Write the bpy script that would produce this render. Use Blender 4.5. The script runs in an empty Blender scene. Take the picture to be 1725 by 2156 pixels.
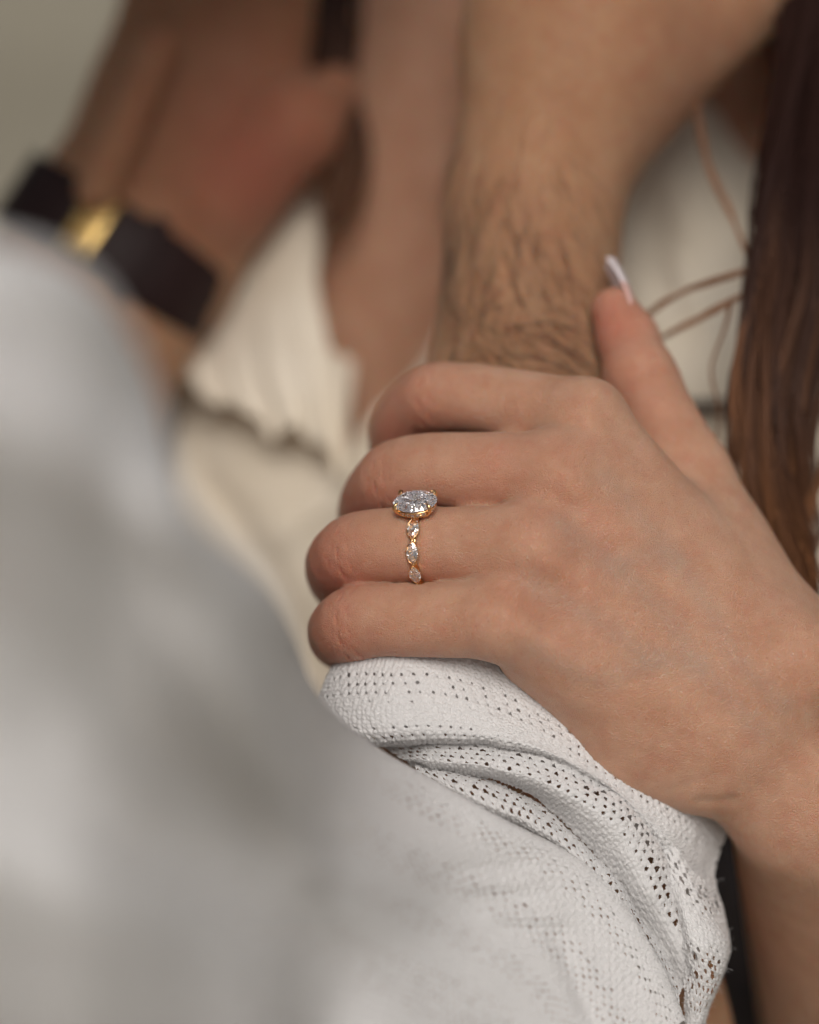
import bpy, math, random
import numpy as np
from mathutils import Vector, Matrix

random.seed(7)
rng = np.random.default_rng(7)
sc = bpy.context.scene
col = sc.collection

# ------------------------------------------------------------------ camera
FOC = 643.0            # mm from the lens to the plane in focus
UMM = 9.5              # layout units (1725 across the frame) per mm on that plane
PITCH = math.radians(35)
TARGET = Vector((0.0, 0.0, 0.82))          # where the view axis meets the plane in focus
R3 = Matrix.Rotation(math.radians(90) - PITCH, 3, 'X')
CAM = TARGET - R3 @ Vector((0, 0, -1)) * (FOC / 1000)
cd = bpy.data.cameras.new('camera')
cam = bpy.data.objects.new('camera', cd)
col.objects.link(cam)
cam.matrix_world = Matrix.Translation(CAM) @ R3.to_4x4()
cd.sensor_fit = 'HORIZONTAL'
cd.sensor_width = 24.0
cd.lens = 24.0 * FOC / (1725 / UMM)
cd.clip_start = 0.02
cd.clip_end = 500
cd.dof.use_dof = True
cd.dof.focus_distance = (FOC - 3.0) / 1000
cd.dof.aperture_fstop = 3.1
cd.dof.aperture_blades = 0
sc.camera = cam

# ------------------------------------------------------------------ sky, sun, exposure
SUN_EL, SUN_AZ = 57.0, 180.0     # overcast: broad soft sun high behind the photographer's shoulder
world = bpy.data.worlds.new('World')
sc.world = world
world.use_nodes = True
wn = world.node_tree
sky = wn.nodes.new('ShaderNodeTexSky')
sky.sky_type = 'NISHITA'
sky.sun_disc = False
sky.sun_elevation = math.radians(SUN_EL)
sky.sun_rotation = math.radians(SUN_AZ)
sky.dust_density = 6.0
sky.ozone_density = 0.5
hs = wn.nodes.new('ShaderNodeHueSaturation')
hs.inputs['Saturation'].default_value = 0.25     # cloud cover: nearly white sky
wn.links.new(sky.outputs[0], hs.inputs['Color'])
bgn = wn.nodes['Background']
bgn.inputs['Strength'].default_value = 0.052
wn.links.new(hs.outputs[0], bgn.inputs['Color'])
sd = bpy.data.lights.new('sun', 'SUN')
sd.energy = 2.35
sd.angle = math.radians(28)
sd.color = (1.0, 0.945, 0.885)
sun = bpy.data.objects.new('sun', sd)
col.objects.link(sun)
_a = math.radians(SUN_AZ)
_e = math.radians(SUN_EL)
sdir = Vector((math.sin(_a) * math.cos(_e), math.cos(_a) * math.cos(_e), math.sin(_e)))
sun.rotation_euler = sdir.to_track_quat('Z', 'Y').to_euler()
sc.view_settings.view_transform = 'Standard'
sc.view_settings.look = 'None'
sc.view_settings.exposure = -0.27
sc.view_settings.gamma = 1.0
sc.view_settings.use_curve_mapping = False
cy = sc.cycles
cy.use_denoising = True
cy.denoiser = 'OPENIMAGEDENOISE'
cy.max_bounces = 40
cy.transmission_bounces = 40
cy.transparent_max_bounces = 12
cy.glossy_bounces = 40
cy.diffuse_bounces = 3
cy.sample_clamp_indirect = 6.0
cy.use_adaptive_sampling = True
cy.adaptive_threshold = 0.03
cy.blur_glossy = 0.3

# ------------------------------------------------------------------ geometry helpers
R3n = np.array(R3)
CAMn = np.array(CAM)


def V(u, v, d):
    """layout point (units across / down the frame, mm behind the focus plane) -> view space mm"""
    k = (FOC + d) / FOC / UMM
    return np.array([(u - 862.5) * k, -(v - 1078.0) * k, d], dtype=np.float64)


def VA(pts):
    return np.array([V(*p) for p in pts])


def W(p):
    """view space mm -> world metres"""
    p = np.atleast_2d(p)
    q = np.stack([p[:, 0], p[:, 1], -(p[:, 2] + FOC)], 1) / 1000.0
    return q @ R3n.T + CAMn


def empty(name, loc, label=None, cat=None, group=None):
    o = bpy.data.objects.new(name, None)
    o.empty_display_size = 0.02
    col.objects.link(o)
    o.location = Vector(loc)
    if label:
        o['label'] = label
        o['category'] = cat
    if group:
        o['group'] = group
    return o


def wloc(o):
    p = np.zeros(3)
    while o is not None:
        p += np.array(o.location)
        o = o.parent
    return p


def make(name, vw, faces, mat, parent=None, smooth=True, attrs=None):
    """world-space vertices -> one mesh object"""
    vw = np.asarray(vw, dtype=np.float64)
    if parent is not None:
        vw = vw - wloc(parent)
    me = bpy.data.meshes.new(name)
    faces = np.asarray(faces) if not isinstance(faces, list) else faces
    if isinstance(faces, np.ndarray):
        n, k = faces.shape
        me.vertices.add(len(vw))
        me.vertices.foreach_set('co', vw.astype(np.float32).ravel())
        me.loops.add(n * k)
        me.loops.foreach_set('vertex_index', faces.astype(np.int32).ravel())
        me.polygons.add(n)
        me.polygons.foreach_set('loop_start', np.arange(0, n * k, k, dtype=np.int32))
        me.polygons.foreach_set('loop_total', np.full(n, k, dtype=np.int32))
    else:
        me.from_pydata([tuple(v) for v in vw], [], faces)
    me.update(calc_edges=True)
    me.validate()
    if smooth:
        me.polygons.foreach_set('use_smooth', [True] * len(me.polygons))
    for k, a in (attrs or {}).items():
        at = me.attributes.new(k, 'FLOAT', 'POINT')
        at.data.foreach_set('value', np.asarray(a, dtype=np.float32))
    o = bpy.data.objects.new(name, me)
    col.objects.link(o)
    if parent is not None:
        o.parent = parent
    if mat is not None:
        me.materials.append(mat)
    return o


# ------------------------------------------------------------------ curves
def crm(P, n):
    """Catmull-Rom resample along axis 0 to n samples"""
    m = len(P)
    Pp = np.concatenate([2 * P[:1] - P[1:2], P, 2 * P[-1:] - P[-2:-1]])
    t = np.linspace(0, m - 1 - 1e-9, n)
    i = t.astype(int)
    f = (t - i).reshape(-1, *([1] * (P.ndim - 1)))
    a, b_, c_, d_ = Pp[i], Pp[i + 1], Pp[i + 2], Pp[i + 3]
    return 0.5 * (2 * b_ + (c_ - a) * f + (2 * a - 5 * b_ + 4 * c_ - d_) * f ** 2 + (3 * b_ - a - 3 * c_ + d_) * f ** 3)


# ------------------------------------------------------------------ implicit surfaces
def smin(a, b, k):
    h = np.clip(0.5 + 0.5 * (b - a) / k, 0, 1)
    return b * (1 - h) + a * h - k * h * (1 - h)


def cone(P, a, b, ra, rb, n=None, s=1.0):
    """rounded cone a->b; with n, squashed along n by factor s"""
    ab = b - a
    q = P - a
    t = np.clip(q @ ab / (ab @ ab), 0, 1)
    r = q - t[:, None] * ab
    if n is not None:
        dn = r @ n
        r = r + np.outer(dn * (1 / s - 1), n)
    return np.sqrt((r * r).sum(1)) - (ra + (rb - ra) * t)


def ell(P, c, r):
    q = (P - c) / r
    k0 = np.sqrt((q * q).sum(1))
    return (k0 - 1) * min(r)


def unit(v):
    v = np.asarray(v, float)
    return v / np.linalg.norm(v)


def polyline_dist(P, pts):
    best = np.full(len(P), 1e9)
    for a, b in zip(pts[:-1], pts[1:]):
        ab = b - a
        t = np.clip((P - a) @ ab / (ab @ ab), 0, 1)
        best = np.minimum(best, np.linalg.norm(P - a - t[:, None] * ab, axis=1))
    return best


def isosurface(f, lo, hi, h, B=8):
    """surface nets over a sparse block grid, then projected onto f = 0"""
    lo = np.asarray(lo, float)
    nb = np.ceil((np.asarray(hi) - lo) / (h * B)).astype(int)
    n = nb * B + 1
    cc = np.stack(np.meshgrid(*[lo[i] + (np.arange(nb[i]) + 0.5) * B * h for i in range(3)], indexing='ij'), -1).reshape(-1, 3)
    dc = f(cc)
    keep = np.abs(dc) < B * h * 0.5 * 1.7321 * 1.6 + h
    F = np.where(dc.reshape(nb) > 0, 1e3, -1e3).astype(np.float32)
    F = F.repeat(B, 0).repeat(B, 1).repeat(B, 2)
    F = np.pad(F, ((0, 1), (0, 1), (0, 1)), mode='edge')
    idx = np.argwhere(keep.reshape(nb))
    off = np.stack(np.meshgrid(*[np.arange(B + 1)] * 3, indexing='ij'), -1).reshape(-1, 3)
    for c in range(0, len(idx), 600):
        g = (idx[c:c + 600, None, :] * B + off[None]).reshape(-1, 3)
        F[g[:, 0], g[:, 1], g[:, 2]] = f(lo + g * h)
    S = F < 0
    sh = tuple(n - 1)
    cnt = np.zeros(sh, np.int8)
    for dx in (0, 1):
        for dy in (0, 1):
            for dz in (0, 1):
                cnt += S[dx:n[0] - 1 + dx, dy:n[1] - 1 + dy, dz:n[2] - 1 + dz]
    cells = np.argwhere((cnt > 0) & (cnt < 8))
    vid = np.full(sh, -1, np.int32)
    vid[cells[:, 0], cells[:, 1], cells[:, 2]] = np.arange(len(cells))
    acc = np.zeros((len(cells), 3))
    num = np.zeros(len(cells))
    cor = [(x, y, z) for x in (0, 1) for y in (0, 1) for z in (0, 1)]
    for i, a in enumerate(cor):
        for b in cor[i + 1:]:
            if sum(abs(a[k] - b[k]) for k in range(3)) != 1:
                continue
            fa = F[cells[:, 0] + a[0], cells[:, 1] + a[1], cells[:, 2] + a[2]]
            fb = F[cells[:, 0] + b[0], cells[:, 1] + b[1], cells[:, 2] + b[2]]
            m = (fa < 0) != (fb < 0)
            t = np.where(m, fa / np.where(m, fa - fb, 1), 0)[:, None]
            acc += np.where(m[:, None], np.array(a) + t * (np.array(b) - np.array(a)), 0)
            num += m
    verts = lo + (cells + acc / num[:, None]) * h
    quads = []
    for ax in range(3):
        o1, o2 = [k for k in range(3) if k != ax]
        sl0 = [slice(None)] * 3
        sl1 = [slice(None)] * 3
        sl0[ax] = slice(0, n[ax] - 1)
        sl1[ax] = slice(1, n[ax])
        A, Bq = S[tuple(sl0)], S[tuple(sl1)]
        e = np.argwhere(A != Bq)
        e = e[(e[:, o1] > 0) & (e[:, o2] > 0) & (e[:, o1] < n[o1] - 1) & (e[:, o2] < n[o2] - 1)]
        flip = A[e[:, 0], e[:, 1], e[:, 2]]
        q = []
        for d1, d2 in ((-1, -1), (0, -1), (0, 0), (-1, 0)):
            c = e.copy()
            c[:, o1] += d1
            c[:, o2] += d2
            q.append(vid[c[:, 0], c[:, 1], c[:, 2]])
        q = np.stack(q, 1)
        if ax == 1:
            flip = ~flip
        q[~flip] = q[~flip][:, ::-1]
        quads.append(q)
    quads = np.concatenate(quads)
    quads = quads[(quads >= 0).all(1)]
    for _ in range(3):
        d = f(verts)
        e = h * 0.5
        g = np.stack([f(verts + np.eye(3)[k] * e) - f(verts - np.eye(3)[k] * e) for k in range(3)], 1) / (2 * e)
        g2 = (g * g).sum(1).clip(0.05)
        verts = verts - np.clip(d / g2, -h, h)[:, None] * g
    g = g / np.sqrt(g2)[:, None]
    return verts, quads, g


# ------------------------------------------------------------------ node helpers
def newmat(name):
    m = bpy.data.materials.new(name)
    m.use_nodes = True
    nt = m.node_tree
    return m, nt, nt.nodes['Principled BSDF']


def nd(nt, t, **kw):
    n = nt.nodes.new(t)
    for k, v in kw.items():
        if k in n.inputs:
            n.inputs[k].default_value = v
        else:
            setattr(n, k, v)
    return n


def noise(nt, vec, scale, detail=3.0, rough=0.55):
    n = nd(nt, 'ShaderNodeTexNoise')
    n.inputs['Scale'].default_value = scale
    n.inputs['Detail'].default_value = detail
    n.inputs['Roughness'].default_value = rough
    nt.links.new(vec, n.inputs['Vector'])
    return n.outputs['Fac']


def ramp(nt, fac, lo, hi, c0=(0, 0, 0, 1), c1=(1, 1, 1, 1)):
    r = nd(nt, 'ShaderNodeValToRGB')
    r.color_ramp.elements[0].position = lo
    r.color_ramp.elements[1].position = hi
    r.color_ramp.elements[0].color = c0
    r.color_ramp.elements[1].color = c1
    nt.links.new(fac, r.inputs[0])
    return r.outputs[0]


def mix(nt, fac, a, b, kind='MIX'):
    m = nd(nt, 'ShaderNodeMix', data_type='RGBA', blend_type=kind)
    for s, x in ((m.inputs[0], fac), (m.inputs[6], a), (m.inputs[7], b)):
        if hasattr(x, 'default_value') or hasattr(x, 'links'):
            nt.links.new(x, s)
        else:
            s.default_value = x if not isinstance(x, tuple) else (*x[:3], 1)
    return m.outputs[2]


def mth(nt, op, a, b=0.0):
    m = nd(nt, 'ShaderNodeMath', operation=op)
    for s, x in ((m.inputs[0], a), (m.inputs[1], b)):
        if hasattr(x, 'links'):
            nt.links.new(x, s)
        else:
            s.default_value = x
    return m.outputs[0]


def attr(nt, name):
    return nd(nt, 'ShaderNodeAttribute', attribute_name=name).outputs['Fac']


def skin(name, base, red, vein, freckle, sss=0.0028, bump=1.0, rough=0.43):
    m, nt, b = newmat(name)
    L = nt.links
    co = nd(nt, 'ShaderNodeTexCoord').outputs['Object']
    mott = noise(nt, co, 110, 4, 0.6)
    fine = noise(nt, co, 620, 2, 0.5)
    c = mix(nt, ramp(nt, mott, 0.36, 0.66), tuple(x * f for x, f in zip(base, (0.93, 0.88, 0.85))),
            tuple(min(1, x * f) for x, f in zip(base, (1.05, 1.07, 1.08))))
    c = mix(nt, mth(nt, 'MULTIPLY', ramp(nt, noise(nt, co, 210, 3, 0.6), 0.5, 0.72), 0.2), c, red)
    c = mix(nt, attr(nt, 'red'), c, red)
    c = mix(nt, attr(nt, 'vein'), c, vein)
    # follicles and freckles
    vo = nd(nt, 'ShaderNodeTexVoronoi', feature='F1', Scale=520.0)
    L.new(co, vo.inputs['Vector'])
    spot = ramp(nt, vo.outputs['Distance'], 0.07, 0.17, (1, 1, 1, 1), (0, 0, 0, 1))
    keep = ramp(nt, vo.outputs['Color'], 0.62, 0.68)
    c = mix(nt, mth(nt, 'MULTIPLY', mth(nt, 'MULTIPLY', spot, keep), 0.55), c, freckle)
    c = mix(nt, mth(nt, 'MULTIPLY', fine, 0.12), c, freckle)
    L.new(c, b.inputs['Base Color'])
    b.inputs['Subsurface Weight'].default_value = 1.0
    b.inputs['Subsurface Scale'].default_value = sss
    b.inputs['Subsurface Radius'].default_value = (1.0, 0.42, 0.25)
    b.inputs['Roughness'].default_value = rough
    b.inputs['IOR'].default_value = 1.4
    b.inputs['Specular IOR Level'].default_value = 0.5
    # relief: fine crossing skin lines, pores
    mp = nd(nt, 'ShaderNodeMapping')
    mp.inputs['Rotation'].default_value = (0.3, 0.5, 0.7)
    mp.inputs['Scale'].default_value = (1.0, 1.7, 1.0)
    L.new(co, mp.inputs['Vector'])
    wv = nd(nt, 'ShaderNodeVectorMath', operation='ADD')
    nz = nd(nt, 'ShaderNodeTexNoise', Scale=400.0)
    L.new(co, nz.inputs['Vector'])
    sv = nd(nt, 'ShaderNodeVectorMath', operation='SCALE')
    sv.inputs['Scale'].default_value = 0.0016
    L.new(nz.outputs['Color'], sv.inputs[0])
    L.new(mp.outputs[0], wv.inputs[0])
    L.new(sv.outputs[0], wv.inputs[1])
    v2 = nd(nt, 'ShaderNodeTexVoronoi', feature='DISTANCE_TO_EDGE', Scale=1700.0)
    L.new(wv.outputs[0], v2.inputs['Vector'])
    ln = ramp(nt, v2.outputs['Distance'], 0.0, 0.22)
    hgt = mth(nt, 'ADD', mth(nt, 'MULTIPLY', ln, 0.5), mth(nt, 'MULTIPLY', noise(nt, co, 1500, 2), 0.5))
    hgt = mth(nt, 'ADD', hgt, mth(nt, 'MULTIPLY', mott, 0.9))
    bp = nd(nt, 'ShaderNodeBump')
    bp.inputs['Strength'].default_value = 1.1 * bump
    bp.inputs['Distance'].default_value = 0.00022
    L.new(hgt, bp.inputs['Height'])
    L.new(bp.outputs[0], b.inputs['Normal'])
    return m


def cloth(name, c0, c1, scale, bump=0.4, dist=0.0004, rough=0.9, trans=0.0, sheen=0.15):
    m, nt, b = newmat(name)
    L = nt.links
    co = nd(nt, 'ShaderNodeTexCoord').outputs['Object']
    n1 = noise(nt, co, scale, 3, 0.6)
    n2 = noise(nt, co, 28, 3, 0.6)
    c = mix(nt, ramp(nt, n2, 0.35, 0.7), c0, c1)
    c = mix(nt, mth(nt, 'MULTIPLY', n1, 0.12), c, tuple(x * 0.8 for x in c0))
    L.new(c, b.inputs['Base Color'])
    b.inputs['Roughness'].default_value = rough
    b.inputs['Specular IOR Level'].default_value = 0.15
    b.inputs['Sheen Weight'].default_value = sheen
    bp = nd(nt, 'ShaderNodeBump')
    bp.inputs['Strength'].default_value = bump
    bp.inputs['Distance'].default_value = dist
    L.new(n1, bp.inputs['Height'])
    L.new(bp.outputs[0], b.inputs['Normal'])
    if trans:
        tr = nd(nt, 'ShaderNodeBsdfTranslucent')
        L.new(c, tr.inputs['Color'])
        ms = nd(nt, 'ShaderNodeMixShader')
        ms.inputs[0].default_value = trans
        L.new(b.outputs[0], ms.inputs[1])
        L.new(tr.outputs[0], ms.inputs[2])
        L.new(ms.outputs[0], nt.nodes['Material Output'].inputs['Surface'])
    return m


def plain(name, color, rough=0.5, metal=0.0, spec=0.5, nscale=0, namp=0.15, **kw):
    m, nt, b = newmat(name)
    if nscale:
        co = nd(nt, 'ShaderNodeTexCoord').outputs['Object']
        n = noise(nt, co, nscale, 4, 0.6)
        nt.links.new(mix(nt, n, tuple(x * (1 - namp) for x in color), tuple(min(1, x * (1 + namp)) for x in color)), b.inputs['Base Color'])
        bp = nd(nt, 'ShaderNodeBump')
        bp.inputs['Strength'].default_value = 0.3
        bp.inputs['Distance'].default_value = 0.0003
        nt.links.new(n, bp.inputs['Height'])
        nt.links.new(bp.outputs[0], b.inputs['Normal'])
    else:
        b.inputs['Base Color'].default_value = (*color, 1)
    b.inputs['Roughness'].default_value = rough
    b.inputs['Metallic'].default_value = metal
    b.inputs['Specular IOR Level'].default_value = spec
    for k, v in kw.items():
        b.inputs[k].default_value = v
    return m


M_HER = skin('skin_fair', (0.61, 0.36, 0.245), (0.54, 0.175, 0.12), (0.45, 0.34, 0.27), (0.46, 0.20, 0.11))
M_HIS = skin('skin_tanned', (0.50, 0.285, 0.165), (0.42, 0.11, 0.08), (0.34, 0.26, 0.20), (0.28, 0.14, 0.07), bump=1.3)
M_WHITE = cloth('white_knit_yarn', (0.87, 0.855, 0.85), (0.89, 0.88, 0.875), 2600, 0.8, 0.0003, trans=0.2)
M_CREAM = cloth('cream_cotton', (0.84, 0.75, 0.61), (0.89, 0.81, 0.69), 900, 0.5, 0.0005, trans=0.12)
M_CORD = plain('dark_cord', (0.05, 0.035, 0.03), 0.8, nscale=900)
M_LEATHER = plain('dark_leather', (0.024, 0.011, 0.011), 0.55, spec=0.25, nscale=350, namp=0.4)
M_GOLD = plain('yellow_gold', (0.88, 0.56, 0.28), 0.16, 1.0)
M_BRASS = plain('polished_gold_plate', (0.80, 0.56, 0.22), 0.24, 1.0)
M_GEM = plain('diamond', (1.0, 1.0, 1.0), 0.0, **{'Transmission Weight': 1.0, 'IOR': 2.42})
M_GEMBACK = plain('diamond_pavilion', (0.97, 0.97, 0.98), 0.0, 1.0)
M_NAIL = plain('nail_polish', (0.80, 0.72, 0.74), 0.22, spec=0.5)
M_NAILPINK = plain('nail_pink', (0.72, 0.45, 0.40), 0.25, spec=0.5)
M_GAPSHADE = cloth('gap_shade_cloth', (0.03, 0.026, 0.028), (0.05, 0.042, 0.04), 700)  # near-black colour carrying the shade of the gap beside the cuff

m, nt, b = newmat('sand')
co = nd(nt, 'ShaderNodeTexCoord').outputs['Object']
c = mix(nt, ramp(nt, noise(nt, co, 1.3, 5, 0.6), 0.3, 0.7), (0.25, 0.225, 0.17), (0.35, 0.32, 0.25))
c = mix(nt, mth(nt, 'MULTIPLY', noise(nt, co, 60, 4), 0.4), c, (0.22, 0.19, 0.14))
nt.links.new(c, b.inputs['Base Color'])
b.inputs['Roughness'].default_value = 0.95
bp = nd(nt, 'ShaderNodeBump')
bp.inputs['Distance'].default_value = 0.03
nt.links.new(noise(nt, co, 5, 6, 0.6), bp.inputs['Height'])
nt.links.new(bp.outputs[0], b.inputs['Normal'])
M_SAND = m

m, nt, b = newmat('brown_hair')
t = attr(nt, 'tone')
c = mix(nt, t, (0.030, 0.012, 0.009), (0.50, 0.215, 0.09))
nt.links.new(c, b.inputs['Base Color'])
b.inputs['Roughness'].default_value = 0.5
b.inputs['Specular IOR Level'].default_value = 0.25
M_HAIR = m
M_ARMHAIR = plain('dark_body_hair', (0.025, 0.016, 0.012), 0.5)

# ------------------------------------------------------------------ ground
gx = np.linspace(-60, 60, 61)
GX, GY = np.meshgrid(gx, gx, indexing='ij')
GZ = 0.05 * np.sin(GX * 0.35 + 1.0) * np.cos(GY * 0.28) + 0.02 * np.sin(GX * 1.1 + GY * 0.8)
idx = np.arange(61 * 61).reshape(61, 61)
q = np.stack([idx[:-1, :-1], idx[1:, :-1], idx[1:, 1:], idx[:-1, 1:]], -1).reshape(-1, 4)
g = make('ground', np.stack([GX, GY, GZ], -1).reshape(-1, 3), q, M_SAND)
g['kind'] = 'structure'


# ------------------------------------------------------------------ lofted cloth
def layout_uv(Pv):
    k = (FOC + Pv[..., 2]) / FOC / UMM
    return Pv[..., 0] / k + 862.5, -Pv[..., 1] / k + 1078.0


def vnoise(u, v, seed):
    r = np.random.default_rng(seed)
    T = r.random((64, 64))
    iu, iv = np.floor(u).astype(int), np.floor(v).astype(int)
    fu, fv = u - iu, v - iv
    fu, fv = fu * fu * (3 - 2 * fu), fv * fv * (3 - 2 * fv)
    g_ = lambda a, b_: T[a % 64, b_ % 64]
    return (g_(iu, iv) * (1 - fu) + g_(iu + 1, iv) * fu) * (1 - fv) + (g_(iu, iv + 1) * (1 - fu) + g_(iu + 1, iv + 1) * fu) * fv - 0.5


def blur(S, k):
    for ax in (0, 1):
        for _ in range(3):
            p = [(0, 0)] * 3
            p[ax] = (k, k)
            Q = np.pad(S, p, mode='reflect', reflect_type='odd')
            c = np.cumsum(np.concatenate([np.zeros_like(Q.take([0], ax)), Q], ax), ax)
            n = S.shape[ax]
            S = (c.take(range(2 * k + 1, 2 * k + 1 + n), ax) - c.take(range(0, n), ax)) / (2 * k + 1)
    return S


def surf(guides, step, ridges=(), wob=0.0, wobs=12.0, seed=1, soft=0.0, near=0.0):
    G = np.array([VA([(u, v, d * (1 + near * min(1, max(0, (-d - 30) / 90)))) for u, v, d in gd]) for gd in guides])           # (rows, cols, 3)
    Ls = np.linalg.norm(np.diff(G, axis=1), axis=2).sum(1).max()
    Lt = np.linalg.norm(np.diff(G, axis=0), axis=2).sum(0).max()
    ns, ntt = int(Ls / step) + 2, int(Lt / step) + 2
    S = crm(G, ntt)
    S = np.swapaxes(crm(np.swapaxes(S, 0, 1), ns), 0, 1)   # (nt, ns, 3)
    if ridges:
        u, v = layout_uv(S)
        PP = np.stack([u.ravel(), v.ravel()], 1)
        add = np.zeros(len(PP))
        for pts, A, w in ridges:
            add += A * np.exp(-(polyline_dist(PP, np.array(pts, float)) / w) ** 2)
        S[..., 2] -= add.reshape(u.shape)
    if soft:
        w_ = np.clip((np.linspace(0, 1, ns) - 0.5) / 0.2, 0, 1)[None, :, None]
        S = blur(S, int(3.4 * soft / step)) * (1 - w_) + blur(S, max(1, int(soft / step))) * w_
    # arc-length coordinates (mm)
    du = np.concatenate([np.zeros((ntt, 1)), np.linalg.norm(np.diff(S, axis=1), axis=2)], 1).cumsum(1)
    dv = np.concatenate([np.zeros((1, ns)), np.linalg.norm(np.diff(S, axis=0), axis=2)], 0).cumsum(0)
    du = np.repeat(du.mean(0)[None], ntt, 0)
    dv = np.repeat(dv.mean(1)[:, None], ns, 1)
    T1 = np.gradient(S, axis=1)
    T2 = np.gradient(S, axis=0)
    N = np.cross(T1, T2)
    N /= np.linalg.norm(N, axis=2, keepdims=True) + 1e-9
    if N[..., 2].mean() > 0:
        N = -N
    if wob:
        S = S + N * (wob * (vnoise(du / wobs, dv / wobs, seed) + 0.5 * vnoise(du / wobs * 2.1, dv / wobs * 2.1, seed + 1)))[..., None]
    return S, N, du, dv


def sheet_mesh(name, S, mat, parent, mask=None):
    a, b_ = S.shape[:2]
    idx = np.arange(a * b_).reshape(a, b_)
    q = np.stack([idx[:-1, :-1], idx[:-1, 1:], idx[1:, 1:], idx[1:, :-1]], -1)
    if mask is not None:
        q = q[mask[:-1, :-1] & mask[1:, 1:]]
    return make(name, W(S.reshape(-1, 3)), q.reshape(-1, 4), mat, parent)


CELL = 2.35


def knit(name, guides, parent, step=0.3, hole=0.26, relief=0.22, ridges=(), wob=1.0, wobs=9.0, seed=1, big=0.0, rot=0.0, soft=0.0, bandw=15.0, bandp=0.0, near=0.0):
    """pointelle knit: staggered eyelets, raised stitches"""
    S, N, du, dv = surf(guides, step, ridges, wob, wobs, seed, soft, near)
    du = du + 1.6 * vnoise(du / 11, dv / 11, seed + 21) + 0.5 * vnoise(du / 3, dv / 3, seed + 22)
    dv = dv + 1.6 * vnoise(du / 11 + 7, dv / 11, seed + 23) + 0.5 * vnoise(du / 3 + 5, dv / 3, seed + 24)
    x = (du * math.cos(rot) + dv * math.sin(rot)) / CELL
    y = (-du * math.sin(rot) + dv * math.cos(rot)) / (CELL * 0.86)
    row = np.floor(y)
    colm = np.floor(x + 0.5 * (row % 2))
    fx = (x + 0.5 * (row % 2)) % 1 - 0.5
    fy = y - row - 0.5
    rnd = np.random.default_rng(seed).random((97, 89))[row.astype(int) % 97, colm.astype(int) % 89]
    band = 0.5 + 0.5 * np.sin(dv / bandw * 2 * np.pi + bandp)               # openwork bands between solid ones
    rr = hole * (0.35 + 0.95 * rnd) * np.clip(band * 2.2 - 0.25, 0.0, 1.0) + big * (rnd > 0.8) * (band > 0.55)
    rr = np.where(rr < 0.055, 0.0, rr)
    ho = np.hypot(fx * 1.05, fy * 0.85)
    rim = np.exp(-((ho - 0.40) / 0.13) ** 2)
    chev = np.cos(2 * np.pi * (y * 2.0 + 1.1 * np.abs((x * 2.0) % 1 - 0.5)))
    h = relief * (0.7 * rim + 0.40 * chev - (0.5 + 0.8 * (rr > 0)) * np.exp(-(ho / 0.24) ** 2))
    h += relief * (0.5 * np.cos(4 * np.pi * x) + 0.9 * vnoise(x * 3.2, y * 3.2, seed + 11) + 0.8 * vnoise(x * 6.5, y * 6.5, seed + 12))
    S = S + N * h[..., None]
    return sheet_mesh(name, S, M_WHITE, parent, ho > rr)


# ------------------------------------------------------------------ the woman: arm, hand, chest
ZV = np.array([0, 0, 1.0])
FING = {  # knuckle, mid, before and after the bent joint, end joint, tip; radii
    'index': ([(1232, 886, 13), (1080, 852, 22), (965, 836, 28), (893, 848, 35), (838, 912, 48), (838, 985, 68)], [9.2, 8.3, 8.0, 7.8, 7.2, 5.8]),
    'middle': ([(1180, 1000, 4), (1000, 992, 10), (872, 994, 16), (810, 1026, 24), (776, 1080, 42), (790, 1140, 62)], [9.6, 8.8, 8.5, 8.1, 7.4, 6.0]),
    'ring': ([(1120, 1152, -3), (930, 1148, 3), (795, 1150, 7), (724, 1176, 15), (714, 1215, 34), (745, 1275, 54)], [9.4, 8.5, 8.4, 8.1, 7.4, 6.0]),
    'pinky': ([(1062, 1302, -6), (900, 1306, -1), (788, 1306, 3), (726, 1322, 9), (718, 1345, 28), (750, 1365, 46)], [8.9, 8.2, 8.1, 7.9, 7.2, 5.6]),
}
FP, FCH = {}, {}
for k_, (p_, r0_) in FING.items():
    P6 = VA(p_)
    FP[k_] = (np.array([P6[0], P6[1], P6[2] * 0.42 + P6[3] * 0.58, P6[4], P6[5]]), [r0_[0], r0_[1], r0_[3], r0_[4], r0_[5]])
    FCH[k_] = (crm(P6, 16), np.interp(np.linspace(0, 5, 16), np.arange(6), r0_))
TH = VA([(1568, 1300, 20), (1445, 1000, 30), (1352, 800, 36), (1296, 655, 42)])
TR = [15.0, 10.2, 7.9, 5.7]
CARP = {'index': V(1575, 1340, 12), 'middle': V(1560, 1410, 9), 'ring': V(1535, 1480, 8), 'pinky': V(1500, 1545, 9)}
WR0, WR1 = V(1606, 1480, 14), V(1716, 1610, 19)
FA0, FA1 = V(1752, 1660, 24), V(1862, 2250, 165)
ELB = V(1960, 2600, 260)
SHO = V(2010, 150, 270)
wdir = unit(V(1740, 1290, 14) - V(1480, 1690, 14))
wn_ = unit(np.cross(unit(WR1 - WR0), wdir))


FLO = np.min([c.min(0) for c, _ in FCH.values()], axis=0) - 22
FHI = np.max([c.max(0) for c, _ in FCH.values()], axis=0) + 22


def f_fingers(P):
    fing = None
    for k, (C, r) in FCH.items():
        d = cone(P, C[0], C[1], r[0], r[1])
        for i in range(1, len(C) - 1):
            d = np.minimum(d, cone(P, C[i], C[i + 1], r[i], r[i + 1]))
        J, rj = FP[k]
        kn = J[2] - ZV * 1.3 + np.array([0, 0.6, 0])
        d = smin(d, np.linalg.norm(P - kn, axis=1) - rj[2] * 0.86, 4.0)
        fing = d if fing is None else smin(fing, d, 0.7)
    return fing


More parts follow.
